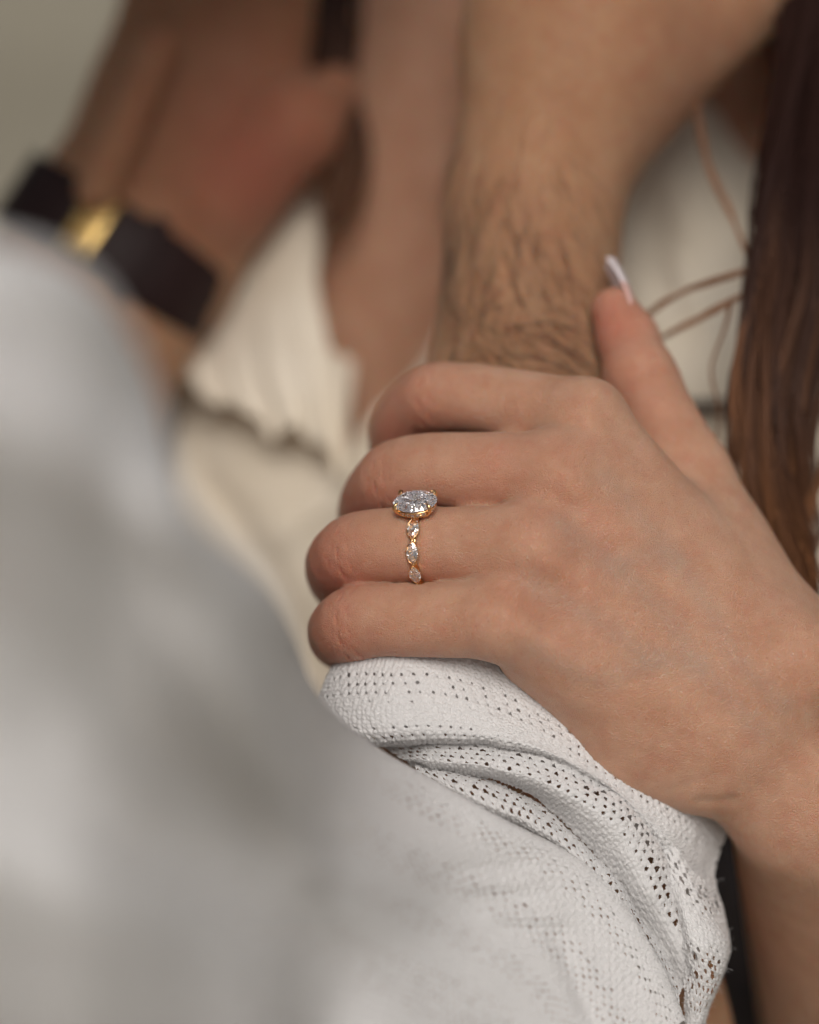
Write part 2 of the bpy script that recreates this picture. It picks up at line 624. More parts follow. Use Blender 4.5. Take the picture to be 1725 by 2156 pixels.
def f_arm(P):
    fing = np.full(len(P), 60.0)
    m_ = ((P > FLO) & (P < FHI)).all(1)
    if m_.any():
        fing[m_] = f_fingers(P[m_])
    palm = None
    for k, (J, r) in FP.items():
        e = cone(P, CARP[k], J[0], 13.0, r[0] * 0.98)
        palm = e if palm is None else smin(palm, e, 9.0)
    # knuckle heads and web
    for k, (J, r) in FP.items():
        palm = smin(palm, np.linalg.norm(P - (J[0] - ZV * 1.6), axis=1) - r[0] * 0.80, 3.5)
    names = ['index', 'middle', 'ring', 'pinky']
    for a, b_ in zip(names[:-1], names[1:]):
        Ja, Jb = FP[a][0], FP[b_][0]
        w = 0.60 if a == 'index' else 0.66
        palm = smin(palm, cone(P, Ja[0] * (1 - w) + Ja[1] * w + ZV * 6.0, Jb[0] * (1 - w) + Jb[1] * w + ZV * 6.0, 5.0, 5.0), 3.0)
    palm = smin(palm, cone(P, V(1330, 1560, 12), V(1455, 1600, 12), 13.0, 11.5), 8.0)      # hypothenar
    palm = smin(palm, cone(P, V(1130, 1370, 6), V(1300, 1470, 8), 8.5, 12), 8.0)
    palm = smin(palm, cone(P, V(1480, 1180, 26), V(1560, 1350, 24), 15, 16), 10.0)           # thenar
    d = smin(fing, palm, 3.6)
    th = None
    for i in range(3):
        e = cone(P, TH[i], TH[i + 1], TR[i], TR[i + 1])
        th = e if th is None else smin(th, e, 3.0)
    th = smin(th, np.linalg.norm(P - V(1328, 715, 40), axis=1) - 6.5, 4.0)                   # thumb pulp
    th = smin(th, cone(P, V(1345, 790, 34), V(1356, 815, 35), 8.0, 8.0), 3.0)
    d = smin(d, th, 5.0)
    wr = cone(P, WR0, WR1, 24.0, 23.0, wn_, 0.74)
    d = smin(d, wr, 10.0)
    fa = cone(P, FA0, FA1, 24.5, 31.5, wdir, 1.0)
    d = smin(d, fa, 9.0)
    d = smin(d, np.linalg.norm(P - V(1675, 1395, 0), axis=1) - 10.5, 10.0)                    # ulna / radius head
    return d


VEINS = [VA(p) for p in (
    [(1280, 1010, 0), (1400, 1150, -2), (1480, 1260, -2), (1540, 1380, -2), (1640, 1480, -2)],
    [(1180, 1100, -8), (1290, 1190, -8), (1400, 1290, -8), (1470, 1400, -8), (1600, 1540, -4)],
    [(1290, 1190, -8), (1360, 1170, -5), (1420, 1180, -4)],
    [(1120, 1230, -10), (1250, 1300, -10), (1380, 1390, -9), (1470, 1400, -8)],
    [(1120, 1370, -8), (1260, 1430, -8), (1380, 1390, -9)],
)]


def gauss(x):
    return np.exp(-x * x)


def xy_dist(P, pts):
    best = np.full(len(P), 1e9)
    for a, b_ in zip(pts[:-1], pts[1:]):
        a2, b2 = a[:2], b_[:2]
        ab = b2 - a2
        t = np.clip((P[:, :2] - a2) @ ab / (ab @ ab), 0, 1)
        best = np.minimum(best, np.linalg.norm(P[:, :2] - a2 - t[:, None] * ab, axis=1))
    return best


def detail_hand(v, g):
    """tendons, veins, knuckle creases; colour masks"""
    front = np.clip(-g[:, 2] * 1.6, 0, 1)
    h = np.zeros(len(v))
    red = np.zeros(len(v))
    vein = np.zeros(len(v))
    wob = 0.5 * np.sin(v[:, 0] * 0.9 + v[:, 1] * 1.7) + 0.4 * np.sin(v[:, 1] * 3.1 - v[:, 2] * 2.0)
    for k, (J, r) in FP.items():
        # tendon from knuckle towards the wrist
        a, b_ = J[0], J[0] * 0.35 + CARP[k] * 0.65
        ab = b_ - a
        t = (v - a) @ ab / (ab @ ab)
        dd = xy_dist(v, [a, b_])
        h += front * 1.15 * gauss(dd / 3.0) * np.clip(1 - t, 0, 1) * np.clip(t * 4 + 0.6, 0, 1)
        # hollow between knuckles is the absence of ridge; finger creases at the PIP
        ax = unit(J[2] - J[1])
        u = (v - J[2]) @ ax
        near = np.linalg.norm(v - J[2], axis=1)
        m = gauss(np.clip(near - r[2] - 0.5, 0, None) / 2.5) * np.clip(-g[:, 2] * 1.5 + 0.4, 0, 1)
        for cu, dep, wd in ((-4.2, 0.12, 0.5), (-2.6, 0.30, 0.4), (-1.2, 0.16, 0.45), (0.2, 0.34, 0.4), (1.7, 0.15, 0.45), (3.1, 0.12, 0.5)):
            cr = m * gauss((u - cu - 0.4 * wob) / wd) * (0.6 + 0.4 * np.sin(v[:, 1] * 1.3 + cu * 3))
            h -= 1.7 * dep * cr
            red += 1.6 * dep * cr
        red += 0.26 * gauss(np.linalg.norm(v - (J[2] - ZV * 3), axis=1) / (r[2] * 1.25))
        red += 0.30 * gauss((u - 12) / 10) * (near < 40) * gauss(np.clip(near - 14, 0, None) / 10)
        # deep red between fingers
        red += 0.15 * gauss((near - 22) / 12) * np.clip(g[:, 1] * -1, 0, 1)
        # MCP knuckle creases
        nearm = np.linalg.norm(v - J[0], axis=1)
        mm = gauss(np.clip(nearm - r[0] - 1, 0, None) / 3.5) * front
        um = (v - J[0]) @ unit(J[1] - J[0])
        for cu in (-3.4, -1.6, 0.1, 1.6, 3.3):
            h -= mm * 0.06 * gauss((um - cu - 1.2 * wob) / 0.45)
    for hx, hy, w_, a_ in ((1128, 1072, 6.5, 0.8), (1080, 1226, 6.0, 0.8), (1195, 935, 5.5, 0.6), (1240, 1130, 9.0, 0.5), (1180, 1290, 9.0, 0.5)):
        q_ = V(hx, hy, 0)[:2]
        gg = gauss(np.linalg.norm(v[:, :2] - q_, axis=1) / w_) * front * (v[:, 2] < 20)
        h -= a_ * gg
        red += 0.16 * gg
    P3 = VA(FING['ring'][0])                                   # the ring presses into the finger
    rc_ = P3[1] + (P3[2] - P3[1]) * 0.27
    ur = (v - rc_) @ unit(P3[2] - P3[0])
    on = np.linalg.norm(v - rc_ - np.outer(ur, unit(P3[2] - P3[0])), axis=1) < 10.5
    h += on * (-0.45 * gauss(ur / 1.0) + 0.22 * gauss((np.abs(ur) - 2.6) / 1.3))
    for p in VEINS:
        dd = xy_dist(v, p)
        vein += front * 0.32 * gauss(dd / 2.6)
        h += front * 0.2 * gauss(dd / 1.9)
    # thumb: creases at the joint, redder pulp
    u = (v - TH[2]) @ unit(TH[2] - TH[1])
    near = np.linalg.norm(v - TH[2], axis=1)
    m = gauss(np.clip(near - 8, 0, None) / 3)
    for cu in (-3, -1.2, 0.5, 2.2):
        h -= m * 0.22 * gauss((u - cu - 0.7 * wob) / 0.5)
    red += 0.75 * gauss(np.linalg.norm(v - V(1275, 690, 38), axis=1) / 11)
    red += 0.3 * gauss(np.linalg.norm(v - V(1330, 850, 32), axis=1) / 12)
    red += 0.25 * gauss(np.linalg.norm(v - V(1040, 960, 0), axis=1) / 9)
    # heel of the hand: fold at the wrist
    for pts, dep in (([(1405, 1668, 0), (1450, 1650, 0), (1500, 1630, 0)], 0.22), ([(1476, 1690, 0), (1520, 1690, 0), (1545, 1686, 0)], 0.5)):
        h -= dep * gauss(xy_dist(v, VA(pts)) / 1.3)
    return v + g * h[:, None], np.clip(red, 0, 0.9), np.clip(vein, 0, 0.5)


def head(P, c, fwd, up):
    rt = unit(np.cross(up, fwd))
    up = np.cross(fwd, rt)
    L = np.stack([np.abs((P - c) @ rt), (P - c) @ up, (P - c) @ fwd], 1)       # mirrored across the face
    A = lambda *p: np.array(p, float)
    d = ell(L, A(0, 25, -12), A(74, 86, 94))
    d = smin(d, ell(L, A(0, -12, 32), A(60, 84, 54)), 18)
    d = smin(d, cone(L, A(0, -40, 22), A(0, -80, 60), 46, 24), 16)
    d = smin(d, cone(L, A(0, 24, 78), A(34, 24, 68), 9, 8), 9)
    d = -smin(-d, np.linalg.norm(L - A(31, 6, 92), axis=1) - 13, 8)
    d = smin(d, np.linalg.norm(L - A(31, 6, 70), axis=1) - 12, 2)
    d = smin(d, cone(L, A(0, 8, 84), A(0, -26, 101), 6, 9), 7)
    d = smin(d, cone(L, A(0, -26, 92), A(12, -28, 86), 7, 6), 5)
    d = smin(d, cone(L, A(0, -50, 88), A(18, -53, 78), 5.5, 3), 4)
    d = smin(d, cone(L, A(0, -60, 86), A(15, -58, 78), 6, 3), 3)
    d = smin(d, np.linalg.norm(L - A(0, -84, 74), axis=1) - 14, 14)
    d = smin(d, ell(L, A(76, 0, -10), A(9, 30, 17)), 5)
    return d


def hair_cap(P, c, fwd, up, puff):
    rt = unit(np.cross(up, fwd))
    up = np.cross(fwd, rt)
    L = np.stack([np.abs((P - c) @ rt), (P - c) @ up, (P - c) @ fwd], 1)
    d = ell(L, np.array([0, 26, -16.]), np.array([76., 88, 96]) + puff)
    d = d - 1.6 * np.sin(L[:, 0] * 0.5 + L[:, 1] * 0.11) - 1.2 * np.sin(L[:, 0] * 0.9 + L[:, 2] * 0.2)
    face = np.maximum(L[:, 1] - 62 - 0.15 * L[:, 0], 18 - L[:, 2])
    low = L[:, 1] + 52
    return np.maximum(np.maximum(d, -face), -low)


HNB = V(1010, -40, 285)
HTU = unit([0, 0.96, -0.28])
HFWD = unit([-0.75, 0, -0.66])
HSIDE = unit(np.cross(HFWD, HTU))
HFACE = unit([-0.75, -0.15, -0.60])
HHC = HNB + HTU * 205 + HFWD * 18


def f_her(P):
    d = f_arm(P)
    d = smin(d, cone(P, FA1, ELB, 31, 36), 8)
    d = smin(d, cone(P, ELB, SHO, 38, 46), 14)
    t = cone(P, HNB - HTU * 75, HNB - HTU * 330, 118, 112, HSIDE, 1.12)
    t = smin(t, cone(P, HNB - HSIDE * 120 - HTU * 42, HNB + HSIDE * 120 - HTU * 42, 45, 45), 40)        # shoulders
    t = smin(t, cone(P, HNB - HTU * 30, HNB + HTU * 120, 54, 50), 30)
    t = smin(t, head(P, HHC, HFACE, HTU), 14)
    d = smin(d, t, 40)
    return d


hand_v, hand_q, hand_n = isosurface(f_arm, VA([(600, 480, -32)])[0] * [1, 0, 1] + [0, V(0, 2330, 150)[1], 0],
                                    [V(2050, 0, 110)[0], V(0, 500, 60)[1], 212], 0.62)
ed = np.concatenate([hand_q[:, [0, 1]], hand_q[:, [1, 2]], hand_q[:, [2, 3]], hand_q[:, [3, 0]]])
deg_ = np.bincount(ed.ravel(), minlength=len(hand_v)).clip(1)[:, None]


def relax(X, n):
    for _ in range(n):
        acc = np.stack([np.bincount(ed[:, 0], X[ed[:, 1], k], len(X)) + np.bincount(ed[:, 1], X[ed[:, 0], k], len(X)) for k in range(3)], 1)
        X = 0.5 * X + 0.5 * acc / deg_
    return X


hand_v, hand_n = relax(hand_v, 2), relax(hand_n, 3)          # soften the creases between fingers
hand_v, a_red, a_vein = detail_hand(hand_v, hand_n)
rest_v, rest_q, rest_n = isosurface(f_her, (-190, -330, -40), (330, 500, 470), 3.6)
# keep the coarse mesh only where the fine one does not reach
cut = V(0, 2250, 150)[1]
rk = (rest_v[:, 1] < cut) | ((rest_v[:, 2] > 130) & (rest_v[:, 1] > -60)) | (rest_v[:, 2] > 205)
fk = hand_v[:, 1] > cut - 2
qa = hand_q[fk[hand_q].all(1)]
qb = rest_q[rk[rest_q].all(1)]
allv = np.concatenate([hand_v, rest_v])
allq = np.concatenate([qa, qb + len(hand_v)])
used = np.zeros(len(allv), bool)
used[allq.ravel()] = True
remap = np.cumsum(used) - 1
z = np.zeros(len(rest_v))
woman = empty('person', W(V(1000, 2600, 300))[0], 'person in a cream blouse with long brown hair, hand on the white sleeve', 'person')
make('body', W(allv[used]), remap[allq], M_HER, woman,
     attrs={'red': np.concatenate([a_red, z])[used], 'vein': np.concatenate([a_vein, z])[used]})

# thumbnail: long, pale tip, seen nearly edge on
na, nb_ = V(1345, 690, 40), V(1286, 548, 46)
nx = unit(nb_ - na)
ny = unit(np.array([0.95, 0.35, 0.10]) - nx * (np.array([0.95, 0.35, 0.10]) @ nx))      # outward from the thumb's back
nz = np.cross(nx, ny)
ln = np.linalg.norm(nb_ - na)


def nail(t0, t1, lift):
    vs, fs = [], []
    ts = np.linspace(t0, t1, 14)
    for t_ in ts:
        w = 4.7 * (1 - 0.6 * max(0, (t_ - 0.55) / 0.45) ** 2) * (0.85 + 0.15 * min(1, t_ * 4))
        for a in np.linspace(-1, 1, 11):
            out = 2.0 * (1 - (a * 1.0) ** 2) + lift - 1.5 + 0.7 * math.sin(t_ * math.pi)
            vs.append(na + nx * ln * t_ + nz * w * a + ny * out)
    for i in range(13):
        for j in range(10):
            k = i * 11 + j
            fs.append((k, k + 1, k + 12, k + 11))
    return np.array(vs), fs


for nm, t0, t1, mt in (('thumb_nail', 0.0, 0.58, M_NAILPINK), ('nail_tip', 0.56, 1.0, M_NAIL)):
    vs, fs = nail(t0, t1, 0.0 if nm == 'thumb_nail' else 0.08)
    o = make(nm, W(vs), fs, mt, woman)
    md = o.modifiers.new('thickness', 'SOLIDIFY')
    md.thickness = 0.0006

# ------------------------------------------------------------------ her blouse
RUF = [[(430, 120, 225), (560, 150, 212), (650, 200, 198), (722, 240, 192)],
       [(400, 450, 218), (500, 460, 205), (600, 450, 192), (692, 430, 186)],
       [(345, 650, 212), (450, 650, 196), (560, 625, 184), (668, 585, 178)],
       [(345, 735, 200), (440, 770, 186), (560, 775, 176), (698, 745, 172)],
       [(358, 775, 190), (470, 852, 178), (592, 898, 168), (738, 990, 166)]]
blouse = empty('blouse', W(V(1000, 1600, 200))[0])
blouse.parent = woman
blouse.location = Vector(W(V(1000, 1600, 200))[0]) - woman.location
S, N, du, dv = surf(RUF, 1.2, wob=1.5, wobs=14, seed=21)
tt = np.linspace(0, 1, S.shape[0])[:, None] ** 1.6
ss = np.linspace(0, 1, S.shape[1])[None]
S = S + N * (tt * 3.2 * np.sin(ss * 12 + 1.5 * np.sin(ss * 5) - tt * 2.0) + tt ** 2.5 * (2.2 * np.sin(ss * 31 + 2 * np.sin(ss * 7)) + 1.0 * np.sin(ss * 57)))[..., None]
S[..., 1] += (tt ** 3 * (2.4 * np.sin(ss * 17 + 1) + 1.2 * np.sin(ss * 43 + 2 * np.sin(ss * 9))))
sheet_mesh('ruffle_collar', S, M_CREAM, blouse)
LOW = [[(250, 560, 236), (430, 640, 222), (620, 700, 202), (745, 760, 196)],
       [(250, 800, 226), (430, 850, 210), (620, 880, 192), (735, 930, 188)],
       [(250, 1000, 215), (430, 1040, 200), (600, 1080, 190), (760, 1100, 186)],
       [(250, 1300, 210), (430, 1350, 196), (620, 1380, 188), (800, 1400, 184)],
       [(250, 1800, 214), (430, 1800, 205), (620, 1800, 198), (800, 1800, 195)]]
S, N, du, dv = surf(LOW, 2.0, ridges=[([(560, 1130), (700, 1040)], 6, 60), ([(420, 1010), (560, 1180), (640, 1400)], -5, 40)], wob=5, wobs=34, seed=31)
sheet_mesh('blouse_panel', S, M_CREAM, blouse)
RGT = [[(1010, -300, 235), (1200, -300, 215), (1500, -300, 215), (1800, -250, 240), (2000, -200, 280)],
       [(1000, 250, 205), (1200, 200, 180), (1500, 180, 168), (1800, 200, 200), (1990, 250, 260)],
       [(925, 700, 186), (1130, 640, 162), (1500, 560, 148), (1800, 560, 178), (1980, 560, 250)],
       [(785, 875, 178), (1050, 860, 158), (1480, 850, 143), (1800, 850, 170), (1980, 850, 245)],
       [(742, 960, 180), (1000, 1000, 160), (1480, 880, 141), (1800, 880, 168), (1980, 880, 245)],
       [(735, 1150, 182), (1000, 1200, 164), (1480, 1200, 146), (1800, 1200, 170), (1980, 1200, 245)],
       [(735, 1640, 192), (1000, 1640, 178), (1480, 1600, 160), (1800, 1600, 180), (1980, 1600, 250)]]
S, N, du, dv = surf(RGT, 1.2, ridges=[([(1420, 560), (1500, 700), (1480, 830)], 3, 30), ([(1360, 420), (1400, 600)], -3, 40)], wob=3.5, wobs=26, seed=41)
u_, v_ = layout_uv(S)
S = S + N * (2.2 * np.sin(du * 1.45 + 2 * vnoise(du / 9, dv / 30, 3)) * np.clip((v_ - 870) / 60, 0, 1) * np.clip((1800 - v_) / 500, 0, 1))[..., None]
sheet_mesh('blouse_panel', S, M_CREAM, blouse)


tv_, tq_, tn_ = isosurface(lambda P: smin(cone(P, V(300, 2500, 262), V(1700, 1960, 262), 66, 60), cone(P, V(1700, 1960, 262), V(2200, 2400, 280), 60, 64), 20)
                           - 1.5 * np.sin(P[:, 0] * 0.12 + P[:, 1] * 0.2), (-250, -420, 150), (330, 10, 380), 4.0)
make('gap_shade', W(tv_), tq_, M_GAPSHADE, woman)  # dark form added to stand in for the shade between cuff and forearm


def tube(pts, rad, sides=8, cap=True):
    pts = np.asarray(pts, float)
    n = len(pts)
    rad = np.full(n, rad) if np.isscalar(rad) else np.asarray(rad)
    T = np.gradient(pts, axis=0)
    T /= np.linalg.norm(T, axis=1, keepdims=True)
    up = np.array([0.31, 0.2, 0.93])
    A = np.cross(T, up)
    A /= np.linalg.norm(A, axis=1, keepdims=True) + 1e-9
    Bn = np.cross(T, A)
    an = np.linspace(0, 2 * np.pi, sides, endpoint=False)
    vs = pts[:, None] + rad[:, None, None] * (A[:, None] * np.cos(an)[None, :, None] + Bn[:, None] * np.sin(an)[None, :, None])
    i = np.arange(n - 1)[:, None] * sides
    j = np.arange(sides)[None]
    q = np.stack([i + j, i + (j + 1) % sides, i + sides + (j + 1) % sides, i + sides + j], -1).reshape(-1, 4)
    return vs.reshape(-1, 3), q


vs, q = tube(crm(VA([(1180, 868, 146), (1350, 858, 139), (1480, 855, 134), (1620, 857, 142), (1800, 868, 160), (1970, 870, 236)]), 40), 1.7)
make('waist_cord', W(vs), q, M_CORD, blouse)


# ------------------------------------------------------------------ her hair
def strands(paths, n, spread, r0, seed, wav=1.0, rootd=-0.35, lock=14, tfix=None):
    """tapered tubes gathered into locks that follow a blend of the guide paths"""
    r_ = np.random.default_rng(seed)
    vs, qs, tone, off = [], [], [], 0
    G = [crm(VA(p), 26) for p in paths]
    t = np.linspace(0, 1, 26)[:, None]
    for k in range(n):
        if k % lock == 0:
            w = r_.random() * (len(G) - 1)
            i = min(int(w), len(G) - 2) if len(G) > 1 else 0
            f = w - i
            B = G[i] * (1 - f) + G[i + 1] * f if len(G) > 1 else G[0].copy()
            j0, j1 = r_.normal(0, 1, 3) * spread, r_.normal(0, 1, 3) * spread
            ph = r_.random(4) * 6.28
            B = B + j0 * (1 - t) + j1 * t
            B = B + 2.2 * wav * np.stack([np.sin(t[:, 0] * (6 + ph[1]) + ph[0]), np.zeros(26), np.sin(t[:, 0] * 7 + ph[2])], 1)
            ctone = r_.beta(0.8, 1.5)
            ctone = ctone if tfix is None else tfix
            wide = r_.uniform(0.18, 0.5)
        q0, q1 = r_.normal(0, 1, 3) * spread * wide, r_.normal(0, 1, 3) * spread * wide * 0.6
        p2 = r_.random() * 6.28
        P = B + q0 * (1 - t) + q1 * t
        P[:, 0] += 0.5 * wav * np.sin(t[:, 0] * 9 + p2)
        P = P[:int(r_.integers(20, 27))]
        rad = r0 * (0.7 + 0.6 * r_.random()) * np.linspace(1.0, 0.45, len(P))
        v, q = tube(P, rad, 4)
        vs.append(v)
        qs.append(q + off)
        off += len(v)
        tv = np.clip(0.35 * r_.beta(1.6, 2.2) + 0.75 * ctone, 0, 1) * np.clip(np.linspace(rootd - 0.15, 1.25, 26)[:len(P)], 0, 1)  # darker roots, with the shade on the upper hair put into the tone
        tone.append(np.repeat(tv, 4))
    return np.concatenate(vs), np.concatenate(qs), np.concatenate(tone)


HL = [[(1630, -250, 120), (1668, 100, 92), (1632, 360, 66), (1618, 560, 54), (1562, 760, 46), (1578, 930, 42), (1602, 1090, 42), (1655, 1230, 46), (1668, 1300, 50)],
      [(1700, -250, 115), (1690, 100, 88), (1645, 380, 64), (1616, 600, 52), (1612, 800, 45), (1590, 960, 42), (1628, 1090, 44), (1662, 1220, 48), (1675, 1300, 54)],
      [(1760, -250, 118), (1750, 100, 90), (1700, 400, 68), (1690, 650, 56), (1640, 850, 50), (1655, 1000, 48), (1650, 1110, 50), (1672, 1210, 54), (1680, 1280, 58)],
      [(1840, -250, 130), (1830, 100, 102), (1790, 400, 80), (1730, 700, 68), (1720, 900, 62), (1690, 1040, 60), (1695, 1130, 60), (1684, 1200, 62), (1690, 1270, 66)]]
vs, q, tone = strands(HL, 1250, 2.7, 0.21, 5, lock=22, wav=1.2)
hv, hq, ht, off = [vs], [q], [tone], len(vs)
back = [[(1500, -250, 185), (1560, 0, 165), (1630, 200, 145), (1725, 450, 138), (1800, 800, 135)],
        [(1850, -250, 200), (1850, 0, 180), (1830, 250, 160), (1820, 500, 150), (1800, 800, 145)]]
other = [[(585, -250, 182), (610, -60, 180), (664, 130, 178), (712, 300, 174), (706, 470, 170)],
         [(748, -250, 182), (748, -60, 180), (742, 130, 178), (730, 300, 174), (706, 470, 170)]]
wisps = [[(1600, 560, 56), (1500, 592, 58), (1430, 618, 60), (1380, 648, 62), (1335, 690, 66)],
         [(1610, 596, 56), (1530, 640, 58), (1470, 668, 60), (1410, 702, 62), (1360, 735, 66)],
         [(1455, 215, 80), (1480, 300, 76), (1510, 390, 72), (1545, 480, 66), (1590, 580, 58)],
         [(1570, 640, 54), (1530, 740, 54), (1515, 820, 54), (1508, 900, 56), (1504, 980, 56)],
         [(1560, 880, 50), (1545, 950, 50), (1540, 1000, 52), (1535, 1040, 52), (1532, 1080, 54)]]
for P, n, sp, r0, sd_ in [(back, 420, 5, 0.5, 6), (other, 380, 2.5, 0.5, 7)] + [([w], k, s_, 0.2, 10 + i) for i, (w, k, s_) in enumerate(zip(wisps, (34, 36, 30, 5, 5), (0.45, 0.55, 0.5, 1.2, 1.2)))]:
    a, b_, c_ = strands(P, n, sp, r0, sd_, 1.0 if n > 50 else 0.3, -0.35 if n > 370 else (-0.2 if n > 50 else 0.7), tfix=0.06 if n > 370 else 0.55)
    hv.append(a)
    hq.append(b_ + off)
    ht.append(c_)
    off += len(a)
cv, cq, cn = isosurface(lambda P: hair_cap(P, HHC, HFACE, HTU, 14), HHC - 130, HHC + 130, 4.0)
hv.append(cv)
hq.append(cq + off)
ht.append(np.full(len(cv), 0.08))
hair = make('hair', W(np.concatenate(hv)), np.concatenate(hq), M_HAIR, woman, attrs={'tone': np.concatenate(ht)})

# ------------------------------------------------------------------ the man: both arms
man = empty('person', W(V(200, 2700, 60))[0], 'person in a white knit shirt with hairy forearm raised from its rolled sleeve', 'person')
FAR = VA([(1150, 2300, 62), (1125, 1500, 60), (1112, 900, 62), (1122, 430, 72), (1215, 90, 86), (1290, -170, 100)])
FRR = [44, 37, 25.5, 20.5, 28, 32]
LW = VA([(-420, 1600, 160), (270, 520, 186), (410, 260, 182), (480, -60, 178)])
hdir = unit(LW[1] - LW[0])
hside = unit(np.cross(hdir, ZV))


def f_his(P):
    d = None
    for i in range(5):
        e = cone(P, FAR[i], FAR[i + 1], FRR[i], FRR[i + 1])
        d = e if d is None else smin(d, e, 8)
    d = smin(d, cone(P, V(1200, 265, 86), V(1560, -90, 104), 19, 20), 9)
    for a, b_ in (((1290, -170, 100), (1250, -620, 130)), ((1370, -170, 104), (1390, -640, 140)), ((1440, -160, 108), (1510, -600, 145)), ((1560, -90, 104), (1690, -420, 140))):
        d = smin(d, cone(P, V(*a), V(*b_), 11, 8), 5)
    up = cone(P, FAR[0], V(150, 2500, 10), 44, 56)
    d = smin(d, up, 15)
    l = cone(P, LW[0], LW[1], 38, 32, ZV, 0.74)
    l = smin(l, cone(P, LW[1], LW[2], 30, 31, ZV, 0.6), 8)
    l = smin(l, cone(P, LW[2], LW[3], 30, 27, ZV, 0.55), 8)
    l = smin(l, cone(P, V(470, 400, 176), V(622, 265, 168), 17, 13), 9)
    l = smin(l, cone(P, V(205, 400, 158), V(335, 100, 154), 6, 6), 6)
    l = smin(l, cone(P, V(622, 265, 168), V(705, 190, 174), 12.5, 7), 5)
    for k in range(4):
        l = smin(l, cone(P, V(395 + 50 * k, -80, 180), V(450 + 55 * k, -480, 200), 10.5, 8), 4)
    return np.minimum(d, l)


UPV = np.array([0, math.cos(PITCH), -math.sin(PITCH)])
MNB = np.array([-255.0, 80, -150])
MFWD = unit([0.1, 0, 0.99])
MSD = unit([0.99, 0, -0.1])
MHC = np.array([-55.0, 256, 10])
MFACE = unit([0.55, 0.05, 0.75])
RSH, LSH = MNB + MSD * 150 - UPV * 40, MNB - MSD * 150 - UPV * 40


def f_torso(P, o=0.0):
    d = cone(P, MNB - UPV * 95, MNB - UPV * 430, 118 + o, 108 + o, MSD, 1.15)
    d = smin(d, cone(P, RSH + MSD * -75 + MFWD * 20, LSH + MSD * 15, 48 + o, 52 + o), 40)
    d = smin(d, cone(P, LSH, LW[0], 50 + o, 42 + o), 20)
    d = smin(d, cone(P, MNB - UPV * 30, np.array([-215.0, 112, -128]), 62 + o, 50 + o), 30)
    return d


def f_his_far(P):
    d = f_torso(P)
    nk = np.array([-198.0, 132, -118])
    d = smin(d, cone(P, MNB - UPV * 30, nk, 62, 50), 30)
    d = smin(d, cone(P, nk, MHC - UPV * 30, 50, 48), 24)
    d = smin(d, cone(P, LW[0], LW[0] * 0.5 + LW[1] * 0.5, 38, 35), 10)
    return smin(d, head(P, MHC, MFACE, unit([0.1, 0.82, -0.5])), 14)


hv_, hq_, hn_ = isosurface(f_his, (-260, -210, -60), (190, 210, 260), 1.9)
far_v, far_q, far_n = isosurface(f_his_far, (-470, -340, -320), (40, 400, 330), 5.0)
red = 0.42 * gauss(np.linalg.norm(hv_ - V(590, 260, 160), axis=1) / 40) + 0.35 * gauss(np.linalg.norm(hv_ - V(520, 380, 165), axis=1) / 20)
red += 0.25 * gauss(np.linalg.norm(hv_ - V(1400, 150, 85), axis=1) / 30)
nf = len(far_v)
make('body', W(np.concatenate([hv_, far_v])), np.concatenate([hq_, far_q + len(hv_)]), M_HIS, man,
     attrs={'red': np.concatenate([np.clip(red, 0, 0.85), np.zeros(nf)]), 'vein': np.zeros(len(hv_) + nf)})
cv, cq, cn = isosurface(lambda P: hair_cap(P, MHC, MFACE, unit([0.1, 0.82, -0.5]), 9), MHC - 125, MHC + 125, 4.0)
make('hair', W(cv), cq, M_HAIR, man, attrs={'tone': np.full(len(cv), 0.05)})

# hair on the forearm
r_ = np.random.default_rng(3)
vs, qs, off = [], [], 0
hu, hvv = layout_uv(hv_)
cand = np.where((hn_[:, 2] < -0.05) & (hu > 940) & (hu < 1300) & (hvv > 180) & (hvv < 980) & (hv_[:, 2] < 90))[0]
pr = np.clip((hvv[cand] - 180) / 600, 0.03, 1) ** 1.3 * np.where(hu[cand] > 1200, 0.35, 1.0)
sel = r_.choice(cand, 850, p=pr / pr.sum())
for i in sel:
    n_ = hn_[i]
    fl = unit(np.array([0.25 + 0.5 * (hvv[i] > 640) + r_.normal(0, 0.3), -1.0 + 0.5 * (hvv[i] > 640) + r_.normal(0, 0.3), 0]))
    fl = unit(fl - n_ * (fl @ n_))
    L_ = r_.uniform(8, 17)
    cur = np.cross(n_, fl) * r_.normal(0, 0.13)
    t = np.linspace(0, 1, 6)[:, None]
    p = hv_[i] - n_ * 0.3 + fl * L_ * t + n_ * (1.6 * np.sin(t * 2.4) + 0.3) + cur * L_ * t ** 2
    v, q = tube(p, np.linspace(0.05, 0.015, 6), 3)
    vs.append(v)
    qs.append(q + off)
    off += len(v)
o = make('arm_hair', W(np.concatenate(vs)), np.concatenate(qs), M_ARMHAIR, man)
o['kind'] = 'stuff'

